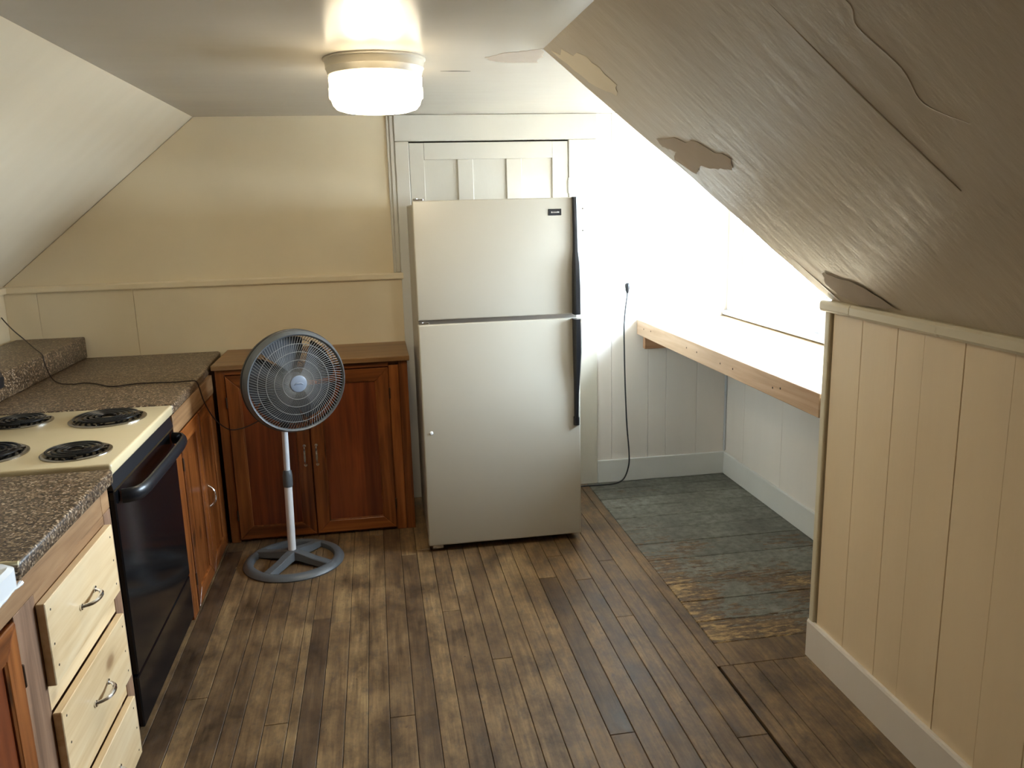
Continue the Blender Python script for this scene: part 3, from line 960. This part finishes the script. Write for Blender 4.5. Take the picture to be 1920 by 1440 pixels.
def slab(name, outline, z0, z1, mat, label, cat, rnd=0.012, group=None):
    bm = bmesh.new()
    bm_prism(bm, outline, lambda u, v, q: Vector((u, v, q)), z0, z1)
    return obj(name, bm, mat, None, bevel=rnd, seg=3, smooth=True, label=label, cat=cat, group=group)


slab('countertop', [(XL + 0.006, 3.2525), (-0.803, 3.2525), (-0.815, 3.9), (-0.842, YB - 0.018), (XL + 0.006, YB - 0.018)], 0.8665, 0.912, 'laminate',
     'brown granite-look countertop beyond the stove, under the raised ledge', 'countertop')
slab('counter_ledge', [(XL + 0.026, 3.262), (-1.505, 3.262), (-1.505, YB - 0.017), (XL + 0.026, YB - 0.017)], 0.9125, 1.022, 'laminate',
     'raised granite-look ledge at the back of the far counter', 'ledge', 0.008)

# ================================================================ STOVE
SX, SY0, SY1 = -0.806, 2.482, 3.250
st = thing('stove', (-1.13, 2.866, 0), 'electric coil stove with cream cooktop and black oven door', 'stove')
box('body', -1.47, SX - 0.022, SY0 + 0.006, SY1 - 0.006, 0.02, 0.872, 'black_metal', st, bevel=0.003)
for x in (-1.42, -0.90):
    for y in (SY0 + 0.05, SY1 - 0.05):
        box('foot', x - 0.02, x + 0.02, y - 0.02, y + 0.02, 0.0, 0.02, 'black_plastic', st)
bm = bmesh.new()
bm_box(bm, -1.47, SX + 0.002, SY0, SY1, 0.8725, 0.910)
ct = obj('cooktop', bm, 'enamel', st, bevel=0.008, seg=3, smooth=True, label='cream enamel cooktop')
mp = MX(SX - 0.022)
od = pr_box('oven_door', mp, SY0 + 0.010, SY1 - 0.010, 0.215, 0.822, 0, 0.020, 'black_metal', st, bevel=0.004, label='glossy black oven door')
pr_box('storage_drawer', mp, SY0 + 0.010, SY1 - 0.010, 0.03, 0.207, 0, 0.018, 'black_metal', st, bevel=0.004)
bm = bmesh.new()
bm_prism(bm, [(SX - 0.022, 0.826), (SX - 0.002, 0.826), (SX - 0.012, 0.871), (SX - 0.022, 0.871)], lambda u, v, q: Vector((u, q, v)), SY0 + 0.006, SY1 - 0.006)
obj('vent_strip', bm, 'black_plastic', st)
hp = []
for y, x in ((2.535, -0.802), (2.54, -0.785), (2.552, -0.765), (2.58, -0.752), (2.64, -0.747), (2.866, -0.745), (3.09, -0.747), (3.15, -0.752), (3.18, -0.765), (3.192, -0.785), (3.197, -0.802)):
    hp.append((x, y, 0.792))
bm = bmesh.new()
bm_tube(bm, hp, 0.020, 12, flat=(0.62, 1.15))
obj('handle', bm, 'black_plastic', od, smooth=True, label='curved black oven handle')
# backguard
bm = bmesh.new()
bm_prism(bm, [(-1.505, 0.9105), (-1.452, 0.9105), (-1.452, 0.985), (-1.448, 1.01), (-1.382, 1.016), (-1.380, 1.058), (-1.40, 1.10), (-1.43, 1.15), (-1.505, 1.15)], lambda u, v, q: Vector((u, q, v)), SY0 + 0.004, SY1 - 0.004)
bg_ = obj('backguard', bm, 'black_plastic', st, bevel=0.004)
for y in (2.56, 2.66, 3.07, 3.17):
    bm = bmesh.new()
    bm_lathe(bm, [(0, 0.022), (0.016, 0.022), (0.019, 0.018), (0.021, 0.0)], 20, Matrix.Translation((-1.418, y, 1.125)) @ Matrix.Rotation(math.radians(60), 4, 'Y'))
    obj('knob', bm, 'black_plastic', bg_, smooth=True)


def burner(cx, cy, R):
    z = 0.9103
    Tm = Matrix.Translation((cx, cy, z))
    b = bmesh.new()
    bm_lathe(b, [(R * 0.80, -0.0002), (R * 1.0, -0.0002), (R * 1.0, 0.003), (R * 0.95, 0.0052), (R * 0.88, 0.0045), (R * 0.84, 0.0012)], 48, Tm, closed=True)
    br = obj('burner', b, 'bowl', st, smooth=True)
    b = bmesh.new()
    bm_lathe(b, [(0, 0.0006), (R * 0.5, 0.0006), (R * 0.84, 0.0012)], 40, Tm)
    obj('drip_bowl', b, 'black_metal', br, smooth=True)
    turns = 4.6 if R > 0.12 else 3.8
    pts = []
    n = int(turns * 30)
    for i in range(n + 1):
        t = i / n
        a = 2 * math.pi * turns * t
        r = R * (0.20 + 0.66 * t)
        pts.append((cx + r * math.cos(a), cy + r * math.sin(a), z + 0.0125))
    b = bmesh.new()
    bm_tube(b, pts, 0.0046, 7, flat=(1.0, 0.8))
    obj('coil', b, 'coil', br, smooth=True, label='black spiral heating coil')
    b = bmesh.new()
    for k in range(3):
        a = 2 * math.pi * k / 3 + 0.5
        p0 = Vector((cx + 0.16 * R * math.cos(a), cy + 0.16 * R * math.sin(a), z + 0.006))
        p1 = Vector((cx + 0.92 * R * math.cos(a), cy + 0.92 * R * math.sin(a), z + 0.006))
        bm_tube(b, [p0, p1], 0.0028, 6)
    bm_lathe(b, [(0, 0.004), (0.020, 0.004), (0.020, 0.009), (0.0, 0.0095)], 20, Tm)
    obj('coil_support', b, 'bowl', br)


burner(-0.985, 3.075, 0.130)
burner(-0.950, 2.640, 0.103)
burner(-1.285, 3.105, 0.103)
burner(-1.235, 2.675, 0.130)

# ================================================================ NEAR CABINET, DRAWERS, COUNTER, SINK
nc = thing('base_cabinet', (-1.3, 1.7, 0), 'pine base cabinet with three drawers nearest the viewer', 'cabinet')
NX = -0.817
box('carcass', XL + 0.006, NX - 0.02, 0.75, 2.462, 0.0, 0.853, 'apron_z', nc)
mp = MX(NX - 0.02)
pr_box('stile', mp, 2.402, 2.462, 0.0, 0.782, 0, 0.02, 'apron_z', nc, bevel=0.0012)
pr_box('stile', mp, 1.785, 1.895, 0.0, 0.782, 0, 0.02, 'apron_z', nc, bevel=0.0012, label='worn greyish stile')
pr_box('apron', mp, 0.75, 2.395, 0.783, 0.853, 0, 0.02, 'apron', nc, bevel=0.0012)
pr_box('apron', mp, 2.397, 2.462, 0.783, 0.853, 0, 0.02, 'apron', nc, bevel=0.0012)
pr_box('rail', mp, 1.896, 2.401, 0.745, 0.782, 0, 0.019, 'apron', nc, bevel=0.0012)
for z0, z1 in ((0.48, 0.545), (0.207, 0.27), (0.0, 0.03)):
    pr_box('rail', mp, 1.896, 2.401, z0, z1, 0, 0.018, 'pine_y', nc, bevel=0.0012)
framed_door(MX(NX - 0.012), 1.30, 1.778, 0.03, 0.776, nc, mh='cab_y', hinge_u=1.78)
framed_door(MX(NX - 0.012), 0.80, 1.29, 0.03, 0.776, nc, mh='cab_y')
hk = random.Random(2)
for z0, z1 in ((0.549, 0.757), (0.275, 0.478), (0.012, 0.206)):
    bm = bmesh.new()
    bm_prism(bm, [(1.890, z0), (2.392, z0), (2.392, z1), (1.890, z1)], MX(NX + 0.001), 0.0, 0.021)
    dr = obj('drawer_front', bm, 'pine_y', nc, bevel=0.002, label='pale knotty pine drawer front')
    pull(MX(NX + 0.022), 2.143, (z0 + z1) / 2 - 0.004, 0.105, dr, False, reach=0.028, r=0.0045)
    for y in (1.915, 2.368):
        for k in range(3):
            zz = z0 + (z1 - z0) * (0.15 + 0.35 * k) + hk.uniform(-0.008, 0.008)
            bm = bmesh.new()
            bm_lathe(bm, [(0, 0.0004), (0.0032, 0.0004), (0.0032, -0.002)], 8, Matrix.Translation((NX + 0.022, y + hk.uniform(-0.004, 0.004), zz)) @ Matrix.Rotation(math.radians(90), 4, 'Y'))
            obj('nail_head', bm, 'nail', dr)

slab('countertop', [(XL + 0.006, 0.75), (-1.41, 0.75), (-1.41, 1.803), (-0.798, 1.803), (-0.798, 2.474), (XL + 0.006, 2.474)], 0.8535, 0.899, 'laminate',
     'brown granite-look countertop between the sink and stove', 'countertop', 0.010)

# sink: enamel basin set flush with the counter front
sk = thing('kitchen_sink', (-1.1, 1.45, 0.7), 'white enamel sink at the near end of the counter', 'sink')
bm = bmesh.new()


def rrect(x0, x1, y0, y1, r, z, n=6):
    out = []
    for cx, cy, a0 in ((x1 - r, y1 - r, 0), (x0 + r, y1 - r, 90), (x0 + r, y0 + r, 180), (x1 - r, y0 + r, 270)):
        for k in range(n + 1):
            a = math.radians(a0 + 90 * k / n)
            out.append(Vector((cx + r * math.cos(a), cy + r * math.sin(a), z)))
    return out


loops = [rrect(-1.40, -0.793, 0.90, 1.796, 0.03, 0.8545), rrect(-1.40, -0.792, 0.90, 1.798, 0.035, 0.897), rrect(-1.395, -0.80, 0.905, 1.79, 0.04, 0.906),
         rrect(-1.37, -0.835, 0.935, 1.755, 0.05, 0.903), rrect(-1.355, -0.85, 0.95, 1.74, 0.06, 0.89), rrect(-1.33, -0.875, 0.98, 1.71, 0.07, 0.858), rrect(-1.27, -0.93, 1.04, 1.65, 0.06, 0.8565)]
rings = [[bm.verts.new(p) for p in lp] for lp in loops]
for A, B in zip(rings, rings[1:]):
    for i in range(len(A)):
        j = (i + 1) % len(A)
        bm.faces.new((A[i], A[j], B[j], B[i]))
bm.faces.new(rings[-1])
bm.faces.new(rings[0][::-1])
obj('basin', bm, 'sink', sk, smooth=True)
ck = random.Random(8)
P = [(-0.7925, 1.60 + 0.2 * i / 14, 0.8545 + ck.uniform(-0.004, 0.003)) for i in range(14)]
P += [(-0.794 - 0.006 * i, 1.8005, 0.902 + ck.uniform(-0.001, 0.001)) for i in range(16)]
tube('caulk_bead', [(-0.7945 - 0.012 * i, 1.7975 + ck.uniform(-0.001, 0.001), 0.9005) for i in range(24)], [0.006 + ck.uniform(-0.002, 0.002) for _ in range(24)], 'caulk', sk, sides=7)
tube('caulk_bead', [(-0.7945, 1.795 - 0.02 * i, 0.856 + ck.uniform(-0.002, 0.003)) for i in range(20)], [0.004 + ck.uniform(-0.0015, 0.002) for _ in range(20)], 'sink', sk, sides=7)

# ================================================================ FAN
fx, fy = -0.466, 3.765
fan = thing('pedestal_fan', (fx, fy, 0), 'grey pedestal fan with round wire cage and white pole', 'fan')
# base ring
bcx, bcy, BR = -0.463, 3.765, 0.232
bm = bmesh.new()
bm_lathe(bm, [(BR - 0.046, 0.0), (BR, 0.0), (BR + 0.002, 0.006), (BR - 0.006, 0.018), (BR - 0.018, 0.026), (BR - 0.032, 0.028), (BR - 0.043, 0.022), (BR - 0.046, 0.010)], 64, Matrix.Translation((bcx, bcy, 0)), closed=True)
bs = obj('base', bm, 'grey_plastic', fan, smooth=True, label='grey ring base with four spokes')
for a in (-31, 59, 149, 239):
    ar = math.radians(a)
    ca, sa = math.cos(ar), math.sin(ar)
    bm = bmesh.new()
    secs = [(0.0, 0.030, 0.062, 0.02), (0.05, 0.028, 0.056, 0.018), (0.12, 0.027, 0.040, 0.008), (BR - 0.03, 0.028, 0.0285, 0.0)]
    rings = []
    for d, hw, zt, zb in secs:
        ring = []
        for s, z in ((-hw, zb), (-hw * 0.72, zt), (hw * 0.72, zt), (hw, zb)):
            ring.append(bm.verts.new((bcx + d * ca - s * sa, bcy + d * sa + s * ca, z)))
        rings.append(ring)
    for A, B in zip(rings, rings[1:]):
        for i in range(4):
            j = (i + 1) % 4
            bm.faces.new((A[i], A[j], B[j], B[i]))
    bm.faces.new(rings[0])
    bm.faces.new(rings[-1][::-1])
    obj('spoke', bm, 'grey_plastic', bs, bevel=0.003)
pb, pt = Vector((-0.469, 3.768, 0.045)), Vector((-0.452, 3.765, 0.80))
at = lambda t: pb.lerp(pt, t)
zt = lambda z: (z - pb.z) / (pt.z - pb.z)
bm = bmesh.new()
bm_tube(bm, [at(zt(0.045)), at(zt(0.40))], 0.0185, 24)
obj('lower_pole', bm, 'pole', fan, smooth=True)
bm = bmesh.new()
bm_tube(bm, [at(zt(0.40)), at(zt(0.69))], 0.0140, 24)
obj('upper_pole', bm, 'pole', fan, smooth=True)
bm = bmesh.new()
bm_tube(bm, [at(zt(0.375)), at(zt(0.38)), at(zt(0.40)), at(zt(0.43)), at(zt(0.45)), at(zt(0.455))], [0.0205, 0.0222, 0.0225, 0.0222, 0.0195, 0.0160], 24)
obj('height_collar', bm, 'grey_plastic', fan, smooth=True)
# head frame: local z = blowing direction
yaw, pit = math.radians(23), math.radians(-2)
ax = Vector((math.sin(yaw) * math.cos(pit), -math.cos(yaw) * math.cos(pit), math.sin(pit)))
hub = Vector((-0.359, 3.600, 0.893))       # centre of the badge
ux = Vector((0, 0, 1)).cross(ax).normalized()
uy = ax.cross(ux).normalized()
HM = Matrix(((ux.x, uy.x, ax.x, hub.x), (ux.y, uy.y, ax.y, hub.y), (ux.z, uy.z, ax.z, hub.z), (0, 0, 0, 1)))
RC = 0.226
head = thing('fan_head', tuple(hub), None, None, parent=None)
head.parent = fan
head.location = hub - Vector((fx, fy, 0))
# outer ring band
bm = bmesh.new()
bm_lathe(bm, [(RC - 0.016, -0.020), (RC - 0.010, -0.016), (RC - 0.002, -0.030), (RC + 0.003, -0.045), (RC + 0.003, -0.058), (RC - 0.004, -0.060), (RC - 0.008, -0.045), (RC - 0.018, -0.026)], 72, HM, closed=True)
obj('cage_ring', bm, 'fan_ring', head, smooth=True)
bm = bmesh.new()
bm_lathe(bm, [(RC + 0.003, -0.060), (RC + 0.006, -0.062), (RC + 0.005, -0.078), (RC - 0.004, -0.080), (RC - 0.006, -0.061)], 72, HM, closed=True)
obj('cage_clip_ring', bm, 'fan_dark', head, smooth=True)


def zfront(r):
    t = max(0.0, min(1.0, r / (RC - 0.016)))
    return -0.002 - 0.020 * t ** 2.4


bm = bmesh.new()
NW = 104
for i in range(NW):
    a0 = 2 * math.pi * i / NW
    pts = []
    for k in range(8):
        r = 0.036 + (RC - 0.018 - 0.036) * k / 7
        a = a0 + 0.55 * (1 - (r / RC)) ** 1.3
        pts.append(HM @ Vector((r * math.cos(a), r * math.sin(a), zfront(r))))
    bm_tube(bm, pts, 0.0011, 4, cap=False)
for r in (0.070, 0.105, 0.140, 0.175):
    bm_tube(bm, [HM @ Vector((r * math.cos(2 * math.pi * i / 64), r * math.sin(2 * math.pi * i / 64), zfront(r) + 0.001)) for i in range(64)], 0.0013, 5, closed=True)
obj('front_grille', bm, 'wire', head, kind='stuff')
bm = bmesh.new()
for i in range(NW):
    a = 2 * math.pi * i / NW
    pts = []
    for r, z in ((0.055, -0.150), (0.12, -0.148), (0.175, -0.135), (0.212, -0.105), (RC, -0.072)):
        pts.append(HM @ Vector((r * math.cos(a), r * math.sin(a), z)))
    bm_tube(bm, pts, 0.00125, 4, cap=False)
for r, z in ((0.09, -0.149), (0.14, -0.146), (0.185, -0.128), (0.212, -0.105)):
    bm_tube(bm, [HM @ Vector((r * math.cos(2 * math.pi * i / 64), r * math.sin(2 * math.pi * i / 64), z)) for i in range(64)], 0.0015, 5, closed=True)
obj('rear_grille', bm, 'fan_dark', head, kind='stuff')
bm = bmesh.new()
bm_lathe(bm, [(0, 0.004), (0.03, 0.0035), (0.0365, 0.001), (0.038, -0.004), (0, -0.004)], 40, HM)
hb = obj('hub_badge', bm, 'fan_hub', head, smooth=True)
# embossed emblem on the hub
bm = bmesh.new()
bm_tube(bm, [HM @ Vector((u, v, 0.004)) for u, v in ((-0.020, -0.004), (-0.014, 0.002), (-0.004, 0.003), (0.006, 0.003), (0.014, 0.0), (0.020, -0.005))], [0.001, 0.003, 0.0036, 0.0036, 0.003, 0.001], 8)
obj('emblem', bm, 'fan_hub', head, smooth=True)
# blades
for k in range(5):
    a0 = 2 * math.pi * k / 5 + 0.3
    bm = bmesh.new()
    nu, nv = 8, 7
    gridv = []
    for i in range(nu + 1):
        r = 0.03 + (0.195 - 0.03) * i / nu
        row = []
        half = 0.44 + 0.15 * math.sin(math.pi * min(1.0, i / nu * 1.05) * 0.75)
        for j in range(nv + 1):
            s = -1 + 2 * j / nv
            a = a0 + s * half + 0.25 * (i / nu)
            z = -0.082 + 0.026 * s * (1 - 0.25 * i / nu)
            row.append((r * math.cos(a), r * math.sin(a), z))
        gridv.append(row)
    top = [[bm.verts.new(HM @ Vector(p)) for p in row] for row in gridv]
    bot = [[bm.verts.new(HM @ (Vector(p) - Vector((0, 0, 0.003)))) for p in row] for row in gridv]
    for i in range(nu):
        for j in range(nv):
            bm.faces.new((top[i][j], top[i + 1][j], top[i + 1][j + 1], top[i][j + 1]))
            bm.faces.new((bot[i][j], bot[i][j + 1], bot[i + 1][j + 1], bot[i + 1][j]))
    for j in range(nv):
        bm.faces.new((top[0][j], top[0][j + 1], bot[0][j + 1], bot[0][j]))
        bm.faces.new((top[nu][j], bot[nu][j], bot[nu][j + 1], top[nu][j + 1]))
    for i in range(nu):
        bm.faces.new((top[i][0], bot[i][0], bot[i + 1][0], top[i + 1][0]))
        bm.faces.new((top[i][nv], top[i + 1][nv], bot[i + 1][nv], bot[i][nv]))
    obj('blade', bm, 'blade', head, smooth=True)
bm = bmesh.new()
bm_lathe(bm, [(0, -0.052), (0.03, -0.054), (0.042, -0.06), (0.044, -0.11), (0, -0.112)], 32, HM)
obj('blade_hub', bm, 'fan_dark', head, smooth=True)
bm = bmesh.new()
bm_lathe(bm, [(0, -0.140), (0.058, -0.142), (0.064, -0.15), (0.062, -0.20), (0.050, -0.232), (0.025, -0.245), (0, -0.247)], 36, HM)
obj('motor_housing', bm, 'fan_dark', head, smooth=True)
bm = bmesh.new()
bm_tube(bm, [pt - Vector((0, 0, 0.14)), pt - Vector((0, 0, 0.10)), pt + Vector((-0.003, -0.002, 0.05)), pt + Vector((0.0, -0.004, 0.075))], [0.020, 0.026, 0.028, 0.022], 16)
obj('tilt_bracket', bm, 'fan_dark', head, smooth=True)
# cord from the motor over the counter and up the wall
cord = smooth_path([(-0.47, 3.80, 0.80), (-0.53, 3.86, 0.71), (-0.60, 3.88, 0.662), (-0.67, 3.87, 0.640), (-0.72, 3.84, 0.652), (-0.765, 3.79, 0.72), (-0.786, 3.73, 0.81), (-0.792, 3.69, 0.885), (-0.800, 3.680, 0.914), (-0.83, 3.676, 0.9185), (-0.88, 3.680, 0.9165), (-0.93, 3.69, 0.9155), (-1.043, 3.70, 0.9155), (-1.14, 3.665, 0.9155), (-1.22, 3.74, 0.9155), (-1.286, 3.785, 0.9155), (-1.33, 3.765, 0.9165), (-1.40, 3.80, 0.9185), (-1.455, 3.87, 0.938), (-1.4925, 3.925, 0.99), (-1.503, 3.94, 1.0255), (-1.57, 4.035, 1.045), (-1.66, 4.165, 1.072), (-1.75, 4.29, 1.100), (-1.82, 4.39, 1.128), (-1.858, 4.445, 1.146)], 6)
tube('power_cord', cord, 0.0028, 'cord_brown', fan, sides=6, label='thin dark cord trailing over the counter')
